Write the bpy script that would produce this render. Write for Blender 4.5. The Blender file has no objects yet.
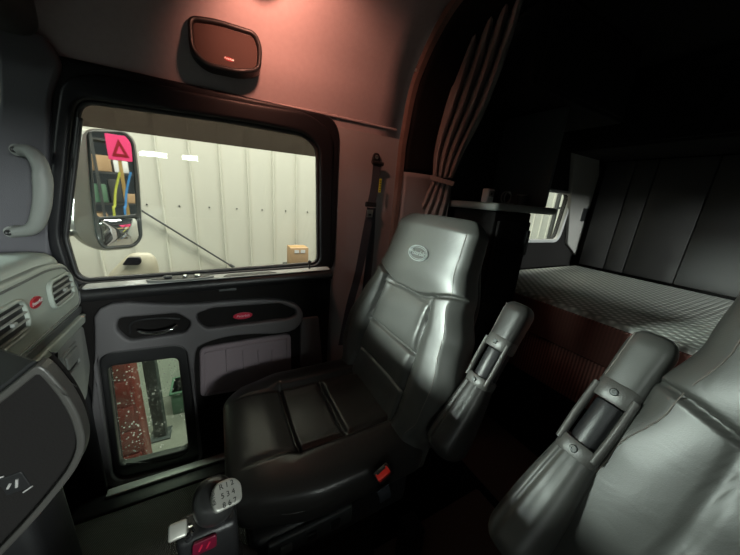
import bpy, bmesh, math, random
from mathutils import Vector, Matrix
random.seed(7)
S = bpy.context.scene
COL = S.collection
PI = math.pi
# world: X = towards the back of the truck, Y = towards the passenger door, Z = up, cab floor z = 0
EYE = Vector((0, 0, 1.35))
F = 278.0
def _unit(v): return v.normalized()
cx_ = Vector((523, 38, -278)).normalized()
cz_ = Vector((77, 968, 278)); cz_ = (cz_ - cx_ * cz_.dot(cx_)).normalized()
cy_ = cz_.cross(cx_)
ROT = Matrix((cx_, cy_, cz_))            # rows: world axes in camera space
def ray(px, py): return ROT @ Vector(((px - 370) / F, (277.5 - py) / F, -1.0))
def onY(px, py, y): r = ray(px, py); return EYE + r * (y / r.y)
def onX(px, py, x): r = ray(px, py); return EYE + r * (x / r.x)
def onZ(px, py, z): r = ray(px, py); return EYE + r * ((z - 1.35) / r.z)

# ------------------------------------------------------------------ materials
def mat(name, col, rough=.5, metal=0., bump=0., bscale=200., var=0., vscale=20., emit=None, estr=1., spec=.5, coat=0., sheen=0.):
    m = bpy.data.materials.new(name); m.use_nodes = True
    nt = m.node_tree; b = nt.nodes['Principled BSDF']
    b.inputs['Base Color'].default_value = (*col, 1); b.inputs['Roughness'].default_value = rough
    b.inputs['Metallic'].default_value = metal; b.inputs['Specular IOR Level'].default_value = spec
    b.inputs['Coat Weight'].default_value = coat
    b.inputs['Sheen Weight'].default_value = sheen
    tc = nt.nodes.new('ShaderNodeTexCoord')
    if bump:
        n = nt.nodes.new('ShaderNodeTexNoise'); n.inputs['Scale'].default_value = bscale; n.inputs['Detail'].default_value = 3
        bp = nt.nodes.new('ShaderNodeBump'); bp.inputs['Strength'].default_value = bump; bp.inputs['Distance'].default_value = .002
        nt.links.new(tc.outputs['Object'], n.inputs['Vector']); nt.links.new(n.outputs['Fac'], bp.inputs['Height']); nt.links.new(bp.outputs['Normal'], b.inputs['Normal'])
    if var:
        n = nt.nodes.new('ShaderNodeTexNoise'); n.inputs['Scale'].default_value = vscale; n.inputs['Detail'].default_value = 4
        mx = nt.nodes.new('ShaderNodeMix'); mx.data_type = 'RGBA'
        mx.inputs[6].default_value = (*[c * (1 - var) for c in col], 1); mx.inputs[7].default_value = (*[min(1, c * (1 + var)) for c in col], 1)
        nt.links.new(tc.outputs['Object'], n.inputs['Vector']); nt.links.new(n.outputs['Fac'], mx.inputs[0]); nt.links.new(mx.outputs[2], b.inputs['Base Color'])
    if emit:
        b.inputs['Emission Color'].default_value = (*emit, 1); b.inputs['Emission Strength'].default_value = estr
    return m
def glassmat(name, tint=(1, 1, 1), rough=0., dirt=0.):
    m = bpy.data.materials.new(name); m.use_nodes = True; nt = m.node_tree; nt.nodes.clear()
    o = nt.nodes.new('ShaderNodeOutputMaterial'); t = nt.nodes.new('ShaderNodeBsdfTransparent'); t.inputs[0].default_value = (*tint, 1)
    g = nt.nodes.new('ShaderNodeBsdfGlossy'); g.inputs['Roughness'].default_value = rough
    fr = nt.nodes.new('ShaderNodeFresnel')
    ge = nt.nodes.new('ShaderNodeNewGeometry'); io = nt.nodes.new('ShaderNodeMath'); io.operation = 'MULTIPLY_ADD'; io.inputs[1].default_value = 1 / 1.5 - 1.5; io.inputs[2].default_value = 1.5
    nt.links.new(ge.outputs['Backfacing'], io.inputs[0]); nt.links.new(io.outputs[0], fr.inputs[0])      # one index for both faces of a thin pane
    mx = nt.nodes.new('ShaderNodeMixShader')
    nt.links.new(fr.outputs[0], mx.inputs[0]); nt.links.new(t.outputs[0], mx.inputs[1]); nt.links.new(g.outputs[0], mx.inputs[2])
    out = mx
    if dirt:
        d = nt.nodes.new('ShaderNodeBsdfTranslucent'); d.inputs[0].default_value = (.75, .8, .78, 1)
        tc = nt.nodes.new('ShaderNodeTexCoord'); v = nt.nodes.new('ShaderNodeTexVoronoi'); v.inputs['Scale'].default_value = 62
        n = nt.nodes.new('ShaderNodeTexNoise'); n.inputs['Scale'].default_value = 9; n.inputs['Detail'].default_value = 6
        r = nt.nodes.new('ShaderNodeMapRange'); r.inputs[1].default_value = .16; r.inputs[2].default_value = .26; r.inputs[3].default_value = .85; r.inputs[4].default_value = .03
        r2 = nt.nodes.new('ShaderNodeMapRange'); r2.inputs[1].default_value = .45; r2.inputs[2].default_value = .7; r2.inputs[3].default_value = 0.15; r2.inputs[4].default_value = 1.
        mu = nt.nodes.new('ShaderNodeMath'); mu.operation = 'MULTIPLY'
        mu2 = nt.nodes.new('ShaderNodeMath'); mu2.operation = 'MULTIPLY'; mu2.inputs[1].default_value = dirt
        nt.links.new(tc.outputs['Object'], v.inputs['Vector']); nt.links.new(tc.outputs['Object'], n.inputs['Vector'])
        nt.links.new(v.outputs['Distance'], r.inputs[0]); nt.links.new(n.outputs['Fac'], r2.inputs[0])
        nt.links.new(r.outputs[0], mu.inputs[0]); nt.links.new(r2.outputs[0], mu.inputs[1]); nt.links.new(mu.outputs[0], mu2.inputs[0])
        m2 = nt.nodes.new('ShaderNodeMixShader'); nt.links.new(mu2.outputs[0], m2.inputs[0]); nt.links.new(mx.outputs[0], m2.inputs[1]); nt.links.new(d.outputs[0], m2.inputs[2]); out = m2
    nt.links.new(out.outputs[0], o.inputs[0]); return m
def wavemat(name, c1, c2, scale, rough=.8, direction='DIAGONAL', bump=.5, dist=0., spec=.3, rotz=0., wave2=False, bd=.004):
    m = mat(name, c1, rough, spec=spec); nt = m.node_tree; b = nt.nodes['Principled BSDF']
    tc = nt.nodes.new('ShaderNodeTexCoord'); mp = nt.nodes.new('ShaderNodeMapping'); mp.inputs['Rotation'].default_value = (0, 0, rotz)
    w = nt.nodes.new('ShaderNodeTexWave'); w.bands_direction = direction; w.inputs['Scale'].default_value = scale; w.inputs['Distortion'].default_value = dist
    nt.links.new(tc.outputs['Object'], mp.inputs[0]); nt.links.new(mp.outputs[0], w.inputs['Vector'])
    out = w.outputs['Fac']
    if wave2:
        mp2 = nt.nodes.new('ShaderNodeMapping'); mp2.inputs['Rotation'].default_value = (0, 0, rotz + PI / 2)
        w2 = nt.nodes.new('ShaderNodeTexWave'); w2.bands_direction = direction; w2.inputs['Scale'].default_value = scale
        nt.links.new(tc.outputs['Object'], mp2.inputs[0]); nt.links.new(mp2.outputs[0], w2.inputs['Vector'])
        mu = nt.nodes.new('ShaderNodeMath'); mu.operation = 'MULTIPLY'; nt.links.new(w.outputs['Fac'], mu.inputs[0]); nt.links.new(w2.outputs['Fac'], mu.inputs[1]); out = mu.outputs[0]
    mx = nt.nodes.new('ShaderNodeMix'); mx.data_type = 'RGBA'; mx.inputs[6].default_value = (*c1, 1); mx.inputs[7].default_value = (*c2, 1)
    nt.links.new(out, mx.inputs[0]); nt.links.new(mx.outputs[2], b.inputs['Base Color'])
    bp = nt.nodes.new('ShaderNodeBump'); bp.inputs['Strength'].default_value = bump; bp.inputs['Distance'].default_value = bd
    nt.links.new(out, bp.inputs['Height']); nt.links.new(bp.outputs['Normal'], b.inputs['Normal'])
    return m
def leather(name, col, rough):
    m = mat(name, col, rough, spec=.55 if col[0] > .03 else .32); nt = m.node_tree; b = nt.nodes['Principled BSDF']
    tc = nt.nodes.new('ShaderNodeTexCoord')
    v = nt.nodes.new('ShaderNodeTexVoronoi'); v.inputs['Scale'].default_value = 320; v.feature = 'DISTANCE_TO_EDGE'
    n = nt.nodes.new('ShaderNodeTexNoise'); n.inputs['Scale'].default_value = 14; n.inputs['Detail'].default_value = 5; n.inputs['Distortion'].default_value = 1.2
    b1 = nt.nodes.new('ShaderNodeBump'); b1.inputs['Strength'].default_value = .2; b1.inputs['Distance'].default_value = .0006
    b2 = nt.nodes.new('ShaderNodeBump'); b2.inputs['Strength'].default_value = .16; b2.inputs['Distance'].default_value = .005
    for t in (v, n): nt.links.new(tc.outputs['Object'], t.inputs['Vector'])
    nt.links.new(n.outputs['Fac'], b2.inputs['Height']); nt.links.new(b2.outputs[0], b1.inputs['Normal'])
    nt.links.new(v.outputs['Distance'], b1.inputs['Height']); nt.links.new(b1.outputs[0], b.inputs['Normal'])
    return m
M = dict(
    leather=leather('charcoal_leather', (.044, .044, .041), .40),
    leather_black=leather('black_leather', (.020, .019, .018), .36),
    thread=mat('thread', (.11, .095, .085), .8),
    emblem_stitch=mat('pale_stitching', (.22, .24, .235), .7, bump=.5, bscale=800),
    headliner=mat('headliner_fabric', (.36, .31, .32), .9, bump=.3, bscale=500, var=.08, vscale=60, spec=.2),
    pillar=mat('pillar_vinyl', (.29, .275, .28), .65, bump=.3, bscale=400),
    apillar=mat('a_pillar_plastic', (.075, .073, .085), .6, bump=.3, bscale=500),
    black=mat('black_plastic', (.012, .012, .013), .42, bump=.2, bscale=400),
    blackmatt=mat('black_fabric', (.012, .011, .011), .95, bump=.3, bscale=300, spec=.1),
    frameblack=mat('door_frame_black', (.007, .007, .009), .45, spec=.3),
    speakercloth=mat('speaker_cloth', (.075, .05, .045), .9, bump=.6, bscale=900, spec=.1),
    rubber=mat('black_rubber', (.014, .014, .015), .45),
    greyplastic=mat('grey_plastic', (.20, .21, .20), .5, bump=.25, bscale=450),
    dashplastic=mat('dash_grey_green', (.26, .29, .26), .5, bump=.3, bscale=450),
    dashtop=mat('dash_top', (.24, .275, .255), .5, bump=.3, bscale=350),
    consolegrey=mat('console_rim_grey', (.05, .048, .045), .4, bump=.2, bscale=450),
    dashdark=mat('dash_charcoal', (.06, .065, .065), .5, bump=.3, bscale=450),
    doorgrey=mat('door_trim_grey', (.10, .095, .10), .6, bump=.3, bscale=400),
    doorpocket=mat('door_pocket_fabric', (.22, .18, .20), .85, bump=.4, bscale=500, spec=.2),
    sill=mat('window_sill_sheen', (.34, .35, .34), .3),  # pale grey standing in for the sheen on the ledge
    chrome=mat('chrome', (.75, .76, .76), .12, 1.),
    satin=mat('satin_metal', (.55, .56, .53), .3, 1.),
    alu=mat('aluminium_strip', (.5, .51, .49), .45, .3, bump=.2, bscale=60),
    plate=mat('shift_plate_silver', (.36, .36, .33), .42, .5),
    red=mat('red_plastic', (.75, .03, .02), .35),
    redemblem=mat('red_emblem', (.30, .012, .022), .3),
    badgered=mat('dark_red_badge', (.11, .005, .02), .35),
    redglow=mat('red_badge', (.5, .02, .06), .3),
    silverline=mat('silver_letters', (.7, .68, .68), .35, .6),
    webbing=wavemat('belt_webbing', (.03, .033, .042), (.07, .075, .09), 120, .6, 'X', .3),
    yellow=mat('yellow_tag', (.75, .72, .05), .6),
    curtain=mat('curtain_cloth', (.24, .215, .205), .8, bump=.4, bscale=300, spec=.3),
    archtrim=mat('brown_leather_trim', (.12, .078, .066), .45, bump=.5, bscale=250, var=.35, vscale=18),
    quilt=wavemat('quilted_cover', (.22, .225, .21), (.60, .61, .57), 8.5, .85, 'X', .5, rotz=PI / 4, wave2=True, bd=.006),
    redfabric=wavemat('brown_woven_fabric', (.13, .055, .045), (.42, .19, .16), 22, .9, 'X', .5, rotz=0, wave2=True),
    backpad=mat('sleeper_wall_vinyl', (.036, .034, .034), .6, bump=.3, bscale=200),
    sleeperpanel=mat('sleeper_side_panel', (.22, .21, .20), .6, bump=.2, bscale=300),
    sleeperframe=mat('window_frame_grey', (.35, .35, .35), .5),
    matrubber=wavemat('ribbed_floor_rubber', (.05, .05, .05), (.15, .15, .145), 40, .6, 'X', .8, rotz=.5),
    carpet=mat('brown_carpet', (.24, .17, .15), .95, bump=.8, bscale=500, var=.3, vscale=200, spec=.1),
    knobleather=mat('shift_knob_black', (.02, .02, .02), .3),
    glass=glassmat('window_glass', (.93, .96, .94)),
    glassdirty=glassmat('dirty_glass', (.80, .92, .86), 0, .9),
    glasstint=glassmat('tinted_deflector', (.27, .24, .225), .1),
    mirrorglass=mat('mirror_glass', (.9, .9, .9), .02, 1.),
    steelwall=mat('white_steel_cladding', (.66, .66, .58), .45, bump=.1, bscale=5, var=.05, vscale=.7),
    concrete=mat('concrete', (.22, .21, .18), .8, bump=.5, bscale=30, var=.3, vscale=5),
    beige=mat('beige_paint', (.42, .39, .30), .35),
    darkglass=mat('dark_glass', (.02, .02, .025), .1),
    cardboard=mat('cardboard', (.45, .3, .17), .85),
    redpaint=mat('red_paint', (.20, .018, .012), .4),
    darksteel=mat('dark_steel', (.05, .055, .055), .5),
    pink=mat('pink_board', (.9, .05, .22), .6, emit=(.9, .05, .22), estr=0.0),
    wood=mat('pine_wood', (.45, .30, .10), .7),
    blue=mat('blue_hose', (.05, .25, .6), .4), green=mat('green_yellow_hose', (.5, .55, .08), .4),
    white=mat('white_plastic', (.75, .76, .76), .4),
    lamp=mat('lamp_tube', (1, 1, 1), .5, emit=(.95, 1, .93), estr=22),
    amber=mat('amber_lamp', (1, .5, .3), .4, emit=(1, .34, .14), estr=9),
    bgreen=mat('green_plastic_crate', (.10, .2, .13), .6),
)

# ------------------------------------------------------------------ object helpers
def link(o): COL.objects.link(o); return o
def mesh_obj(name, bm, m, parent=None, smooth=True, angle=40):
    me = bpy.data.meshes.new(name); bmesh.ops.recalc_face_normals(bm, faces=bm.faces); bm.to_mesh(me); bm.free()
    if smooth:
        for p in me.polygons: p.use_smooth = True
        me.set_sharp_from_angle(angle=math.radians(angle))
    o = bpy.data.objects.new(name, me); me.materials.append(M[m] if isinstance(m, str) else m)
    link(o)
    if parent: o.parent = parent; o.matrix_parent_inverse = Matrix.Translation(parent.location).inverted()
    return o
def thing(name, label, cat, loc=(0, 0, 0), group=None):
    o = bpy.data.objects.new(name, None); link(o); o.location = loc; o.empty_display_size = .05
    o['label'] = label; o['category'] = cat
    if group: o['group'] = group
    return o
def tag(o, label, cat, group=None):
    o['label'] = label; o['category'] = cat
    if group: o['group'] = group
    return o
def struct(o): o['kind'] = 'structure'; return o
def sroot(name, loc=(0, 0, 0)):
    o = bpy.data.objects.new(name, None); link(o); o.location = loc; o['kind'] = 'structure'; return o

AX = {'-Y': (Vector((1, 0, 0)), Vector((0, 0, 1))), '+X': (Vector((0, 1, 0)), Vector((0, 0, 1))), '+Z': (Vector((1, 0, 0)), Vector((0, 1, 0)))}
def chaikin(pts, n=2, r=.25):
    for _ in range(n):
        q = []
        for i in range(len(pts)):
            a, b = pts[i], pts[(i + 1) % len(pts)]
            q += [(a[0] * (1 - r) + b[0] * r, a[1] * (1 - r) + b[1] * r), (a[0] * r + b[0] * (1 - r), a[1] * r + b[1] * (1 - r))]
        pts = q
    return pts
def rounded(pts, rad, n=5):
    """polygon with each corner rounded by radius rad"""
    out = []; N = len(pts)
    for i in range(N):
        p0, p1, p2 = Vector(pts[i - 1]), Vector(pts[i]), Vector(pts[(i + 1) % N])
        a, b = p0 - p1, p2 - p1
        d = min(rad, a.length * .48, b.length * .48)
        s, e = p1 + a.normalized() * d, p1 + b.normalized() * d
        for k in range(n + 1):
            t = k / n; out.append(tuple(s * (1 - t) ** 2 + p1 * 2 * t * (1 - t) + e * t * t))
    return out
def rect(x0, y0, x1, y1, rad=.0, n=5):
    p = [(x0, y0), (x1, y0), (x1, y1), (x0, y1)]
    return rounded(p, rad, n) if rad else p
def ellipse(cx, cy, rx, ry, n=36, rot=0):
    return [(cx + rx * math.cos(a) * math.cos(rot) - ry * math.sin(a) * math.sin(rot), cy + rx * math.cos(a) * math.sin(rot) + ry * math.sin(a) * math.cos(rot)) for a in (2 * PI * k / n for k in range(n))]
def inset(pts, d):
    """move a closed polygon inwards by d"""
    N = len(pts); area = sum(pts[i - 1][0] * pts[i][1] - pts[i][0] * pts[i - 1][1] for i in range(N)); s = 1 if area > 0 else -1
    out = []
    for i in range(N):
        a, b, c = Vector(pts[i - 1]), Vector(pts[i]), Vector(pts[(i + 1) % N])
        t = (c - a)
        if t.length < 1e-9: t = c - b
        t.normalize(); out.append((b.x - t.y * s * d, b.y + t.x * s * d))
    return out
def curve_mesh(name, loops, depth, bev, m, parent, mw, res=3, sharp=35):
    """filled 2D outline (holes allowed), front face at local z=0, body behind it"""
    cu = bpy.data.curves.new(name + '_c', 'CURVE'); cu.dimensions = '2D'; cu.fill_mode = 'BOTH'
    cu.extrude = max(depth / 2 - bev, 1e-5); cu.bevel_depth = bev; cu.bevel_resolution = res; cu.offset = -bev
    for L in loops:
        sp = cu.splines.new('POLY'); sp.points.add(len(L) - 1); sp.use_cyclic_u = True
        for i, p in enumerate(L): sp.points[i].co = (p[0], p[1], 0, 1)
    to = bpy.data.objects.new('t', cu); link(to)
    dg = bpy.context.evaluated_depsgraph_get(); me = bpy.data.meshes.new_from_object(to.evaluated_get(dg))
    bpy.data.objects.remove(to); bpy.data.curves.remove(cu)
    me.transform(Matrix.Translation((0, 0, -depth / 2))); me.transform(mw); me.name = name
    bm = bmesh.new(); bm.from_mesh(me); bpy.data.meshes.remove(me)
    bmesh.ops.remove_doubles(bm, verts=bm.verts, dist=1e-5)
    o = mesh_obj(name, bm, m, parent, True, sharp)
    wn = o.modifiers.new('wn', 'WEIGHTED_NORMAL'); wn.keep_sharp = True; wn.weight = 100
    return o
def frame(o, a, b):
    a = Vector(a).normalized(); n = a.cross(Vector(b)).normalized(); b = n.cross(a); return Matrix(((a.x, b.x, n.x, o[0]), (a.y, b.y, n.y, o[1]), (a.z, b.z, n.z, o[2]), (0, 0, 0, 1)))
def slab(name, loops, face, at, depth, bev, m, parent=None, res=3):
    """outline given in world coordinates of the face's two axes; at = position of the front face on the third"""
    a, b = AX[face]; o = {'-Y': (0, at, 0), '+X': (at, 0, 0), '+Z': (0, 0, at)}[face]
    if isinstance(loops[0][0], (int, float)): loops = [loops]
    return curve_mesh(name, loops, depth, bev, m, parent, frame(o, a, b), res)
def pxY(pts, y): return [(lambda p: (p.x, p.z))(onY(px, py, y)) for px, py in pts]
def pxX(pts, x): return [(lambda p: (p.y, p.z))(onX(px, py, x)) for px, py in pts]
def text(name, s, size, mw, m, parent, depth=.001, shear=0., space=1.):
    cu = bpy.data.curves.new(name + '_f', 'FONT'); cu.body = s; cu.size = size; cu.extrude = depth; cu.align_x = 'CENTER'; cu.align_y = 'CENTER'; cu.shear = shear; cu.space_character = space
    cu.resolution_u = 3
    to = bpy.data.objects.new('t', cu); link(to)
    dg = bpy.context.evaluated_depsgraph_get(); me = bpy.data.meshes.new_from_object(to.evaluated_get(dg))
    bpy.data.objects.remove(to); bpy.data.curves.remove(cu)
    me.transform(mw); bm = bmesh.new(); bm.from_mesh(me); bpy.data.meshes.remove(me)
    return mesh_obj(name, bm, m, parent, False)
def box(bm, x0, x1, y0, y1, z0, z1):
    r = bmesh.ops.create_cube(bm, size=1); 
    for v in r['verts']: v.co = Vector((x0 + (v.co.x + .5) * (x1 - x0), y0 + (v.co.y + .5) * (y1 - y0), z0 + (v.co.z + .5) * (z1 - z0)))
    return r['verts']
def boxo(name, x0, x1, y0, y1, z0, z1, m, parent=None, bev=0., seg=3, mw=None):
    bm = bmesh.new(); box(bm, x0, x1, y0, y1, z0, z1)
    if bev: bmesh.ops.bevel(bm, geom=bm.edges[:], offset=bev, segments=seg, affect='EDGES', profile=.5)
    if mw: bm.transform(mw)
    return mesh_obj(name, bm, m, parent)
def loft(name, secs, m, parent=None, cap=True, closed=True, angle=60, build=True, bm=None):
    """secs: list of lists of Vectors, same length"""
    own = bm is None
    if own: bm = bmesh.new()
    V = [[bm.verts.new(p) for p in s] for s in secs]; n = len(secs[0])
    for i in range(len(V) - 1):
        for j in range(n if closed else n - 1):
            k = (j + 1) % n; bm.faces.new((V[i][j], V[i][k], V[i + 1][k], V[i + 1][j]))
    if cap and closed: bm.faces.new(V[0][::-1]); bm.faces.new(V[-1])
    if own: return mesh_obj(name, bm, m, parent, True, angle)
def catmull(P, n=8):
    P = [Vector(p) for p in P]; out = []
    for i in range(len(P) - 1):
        a = P[i - 1] if i else P[0] * 2 - P[1]; b, c = P[i], P[i + 1]; d = P[i + 2] if i + 2 < len(P) else P[-1] * 2 - P[-2]
        for k in range(n):
            t = k / n; out.append(.5 * ((2 * b) + (c - a) * t + (2 * a - 5 * b + 4 * c - d) * t * t + (3 * b - a - 3 * c + d) * t ** 3))
    out.append(P[-1]); return out
def tube_secs(path, r, n=12, flat=1., up=None, closed=False):
    secs = []; N = len(path); up = Vector(up or (0, 0, 1))
    for i, p in enumerate(path):
        t = (path[min(i + 1, N - 1)] - path[max(i - 1, 0)]).normalized()
        a = t.cross(up)
        if a.length < 1e-3: a = t.cross(Vector((1, 0, 0)))
        a.normalize(); b = a.cross(t).normalized(); rr = r(i / (N - 1)) if callable(r) else r
        secs.append([p + a * math.cos(2 * PI * k / n) * rr + b * math.sin(2 * PI * k / n) * rr * flat for k in range(n)])
    return secs
def tube(name, pts, r, m, parent=None, n=12, smooth=6, flat=1., up=None, bm=None):
    path = catmull(pts, smooth) if smooth and len(pts) > 2 else [Vector(p) for p in pts]
    return loft(name, tube_secs(path, r, n, flat, up), m, parent, bm=bm)
def lathe(name, prof, o, axis, m, parent=None, n=28, bm=None):
    axis = Vector(axis).normalized(); a = axis.orthogonal().normalized(); b = axis.cross(a); o = Vector(o)
    secs = [[o + axis * h + (a * math.cos(2 * PI * k / n) + b * math.sin(2 * PI * k / n)) * r for k in range(n)] for r, h in prof]
    return loft(name, secs, m, parent, angle=35, bm=bm)
def superell(t, a, b, e=3.2):
    c, s = math.cos(t), math.sin(t)
    return (a * math.copysign(abs(c) ** (2 / e), c), b * math.copysign(abs(s) ** (2 / e), s))
def smooth(x, a, b):
    t = max(0, min(1, (x - a) / (b - a))); return t * t * (3 - 2 * t)
def groove(d, w): return math.exp(-(d / w) ** 2)
def interp(tab, x):
    if x <= tab[0][0]: return tab[0][1]
    for (a, u), (b, v) in zip(tab, tab[1:]):
        if x <= b:
            t = (x - a) / (b - a); t = t * t * (3 - 2 * t); return u + (v - u) * t
    return tab[-1][1]
def screw(o, axis, r, parent, m='satin', name='screw'):
    return lathe(name, [(r * .2, -.004), (r, -.004), (r, .001), (r * .8, .003), (r * .35, .0035), (r * .3, .0015)], o, axis, m, parent, 14)

# ------------------------------------------------------------------ camera
cam = bpy.data.objects.new('camera', bpy.data.cameras.new('camera')); link(cam)
cam.data.sensor_width = 36; cam.data.lens = F / 740 * 36; cam.data.clip_start = .02; cam.data.clip_end = 200
mw = ROT.to_4x4(); mw.translation = EYE; cam.matrix_world = mw
S.camera = cam

# ------------------------------------------------------------------ the cab shell
boxo('floor', -1.3, 1.1, -.80, 1.40, -.06, 0, 'blackmatt')['kind'] = 'structure'
boxo('floor', 1.1, 2.9, -.80, 1.40, -.06, 0, 'carpet')['kind'] = 'structure'
DW = 1.33                                   # inner face of the passenger door
WIN = pxY([(92, 106), (318, 140), (318, 262), (72, 281)], 1.37)
WINo = rounded(pxY([(53, 130), (60, 78), (95, 71), (250, 102), (308, 112), (334, 132), (332, 270), (328, 288), (66, 300), (44, 236)], 1.345), .05, 6)   # outline of the rubber
WINi = rounded(pxY([(78, 130), (82, 103), (250, 126), (303, 136), (316, 148), (317, 262), (80, 279), (67, 236)], 1.365), .035, 6)
# cab side wall: B pillar and header in one curved sheet with the door hole left open
def side_sheet(name, x0, x1, prof, m, thick=.02):
    p = catmull([Vector((0, y, z)) for y, z in prof], 6)
    secs = [[Vector((x, q.y, q.z)) for q in p] for x in [x0 + (x1 - x0) * k / 10 for k in range(11)]]
    o = loft(name, secs, m, None, cap=False, closed=False)
    md = o.modifiers.new('s', 'SOLIDIFY'); md.thickness = thick; md.offset = 0
    return struct(o)
HEAD = [(1.395, 1.645), (1.385, 1.70), (1.365, 1.80), (1.33, 1.93), (1.23, 2.06), (1.03, 2.15), (.75, 2.19)]
side_sheet('ceiling', -.75, .90, HEAD, 'headliner')
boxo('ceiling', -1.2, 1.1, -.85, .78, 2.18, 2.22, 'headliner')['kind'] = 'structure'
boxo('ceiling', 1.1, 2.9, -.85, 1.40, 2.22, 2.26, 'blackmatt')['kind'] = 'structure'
boxo('wall_right', .49, .90, 1.375, 1.42, 0, 1.66, 'pillar')['kind'] = 'structure'
# raised lip of the header along the door top
lip = [onY(110, 76, 1.365), onY(200, 91, 1.37), onY(262, 102, 1.37), onY(320, 113, 1.37), onY(398, 120, 1.365)]
lip = [Vector((p.x, 1.372, min(1.70, p.z))) for p in lip]
o = tube('trim_1', lip, .007, 'headliner', None, 8); struct(o)
# A pillar with the dark windscreen header corner
ap = pxY([(50, 275), (48, 150), (50, 95), (62, 62), (40, 30), (-5, 20), (-2, 100), (-12, 240), (-14, 290)], 1.345)
o = slab('trim_2', rounded(ap, .03), '-Y', 1.345, .06, .012, 'apillar'); struct(o)
# windscreen header shelf above the dash
o = boxo('trim_3', -.95, -.50, -.78, 1.34, 1.80, 2.15, 'black', None, .05, 4); struct(o)
o = boxo('trim_4', -.60, -.40, .55, 1.30, 1.70, 1.86, 'black', None, .045, 5); struct(o)
# driver's side: wall with a window opening, out of the picture
dw = slab('wall_left', [rect(-.97, -.05, .95, 2.2), rect(-.62, 1.0, .50, 1.62, .05)], '-Y', -.81, .04, .004, 'pillar'); struct(dw)
slab('wall_left', [rect(.95, 0, 2.9, 2.22), rect(1.95, 1.10, 2.62, 1.60, .06)], '-Y', -.81, .04, .004, 'backpad')['kind'] = 'structure'
# windscreen
wf = curve_mesh('wall_front', [rect(-.85, -.05, 1.45, 2.2), rect(-.72, 1.12, 1.24, 1.74, .08)], .04, .004, 'black', None, frame((-.95, 0, 0), (0, 1, 0), (0, 0, 1))); struct(wf)
win = sroot('window_1', (-.97, .26, 1.4))
curve_mesh('glass', [rect(-.73, 1.11, 1.25, 1.75, .08)], .006, .001, 'glass', win, frame((-.965, 0, 0), (0, 1, 0), (0, 0, 1)))
boxo('wall_right', -.97, -.60, 1.375, 1.42, -.05, 2.1, 'black')['kind'] = 'structure'

# ------------------------------------------------------------------ passenger door
door = sroot('door_1', (0, 1.35, .02))
PEEPo = rounded(pxY([(106, 356), (181, 347), (196, 456), (121, 473)], 1.33), .035, 6)
PEEPi = rounded(pxY([(108, 364), (179, 355), (189, 446), (121, 463)], 1.345), .03, 6)
panel = rounded([(-.60, .01), (.50, .01), (.51, .93), (.49, .975), (-.46, .965), (-.60, .93)], .02)
slab('door_panel', [panel, PEEPo], '-Y', 1.335, .05, .006, 'blackmatt', door)
# upper door frame around the glass
slab('upper_frame', [rounded([(-.62, .92), (.54, .94), (.535, 1.70), (-.50, 1.70)], .10, 8), inset(WINo, .012)], '-Y', 1.36, .05, .012, 'frameblack', door)
slab('window_seal', [WINo, inset(WINi, -.012)], '-Y', 1.345, .035, .012, 'frameblack', door)
slab('inner_seal', [inset(WINi, -.014), WINi], '-Y', 1.362, .02, .006, 'rubber', door)
slab('glass', [inset(WINi, -.01)], '-Y', 1.378, .005, .001, 'glass', door)
# fixed vertical rail at the front edge of the glass
tube('glass_rail', [onY(66, 236, 1.352), onY(73, 180, 1.352), onY(80, 118, 1.352)], .008, 'rubber', door, 8)
# sill ledge: black trim, its sheen coloured into an added pale top plate
led = [Vector((-.44, 0, .0)), Vector((.50, 0, 0))]
secs = []
for k in range(25):
    x = -.455 + .95 * k / 24; zt = .965 + .022 * (k / 24); w = .055
    secs.append([Vector((x, 1.352, zt)), Vector((x, 1.30, zt - .004)), Vector((x, 1.284, zt - .012)), Vector((x, 1.276, zt - .03)), Vector((x, 1.285, zt - .05)), Vector((x, 1.34, zt - .07))])
sill = loft('window_sill_trim', secs, 'black', door, angle=50)
slab('sill_sheen_plate', [rounded([(-.44, 1.282), (.485, 1.288), (.485, 1.338), (-.44, 1.335)], .012)], '+Z', 0, .004, .001, 'sill', door)
bpy.context.view_layer.update()
_sp = bpy.data.objects['sill_sheen_plate']
for v in _sp.data.vertices: v.co.z += .966 + (v.co.x + .455) * .0232 + (v.co.y - 1.30) * .05
ctrl = curve_mesh('switch_pocket', [ellipse(0, 0, .115, .024)], .008, .003, 'greyplastic', door, frame((-.145, 1.302, .982), (1, 0, .02), (0, 1, .1)))
curve_mesh('pocket_recess', [ellipse(0, 0, .100, .016)], .003, .001, 'black', ctrl, frame((-.145, 1.302, .9835), (1, 0, .02), (0, 1, .1)))
for dx, w in ((-.045, .028), (.012, .014), (.055, .02)):
    boxo('switch', -w / 2, w / 2, -.009, .009, 0, .009, 'satin' if dx > 0 else 'dashdark', ctrl, .003, 2, Matrix.Translation((-.145 + dx, 1.302, .984)))
curve_mesh('defrost_slot', [rounded([(-.115, -.013), (.115, -.013), (.085, .015), (-.095, .015)], .012)], .004, .001, 'black', door, frame((.115, 1.305, .9815), (1, 0, .022), (0, 1, .08)))
lathe('lock_knob', [(.006, 0), (.005, .02), (.004, .03), (.007, .035), (.007, .05), (.003, .054)], (.388, 1.325, .975), (0, 0, 1), 'black', door, 12)
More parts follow.
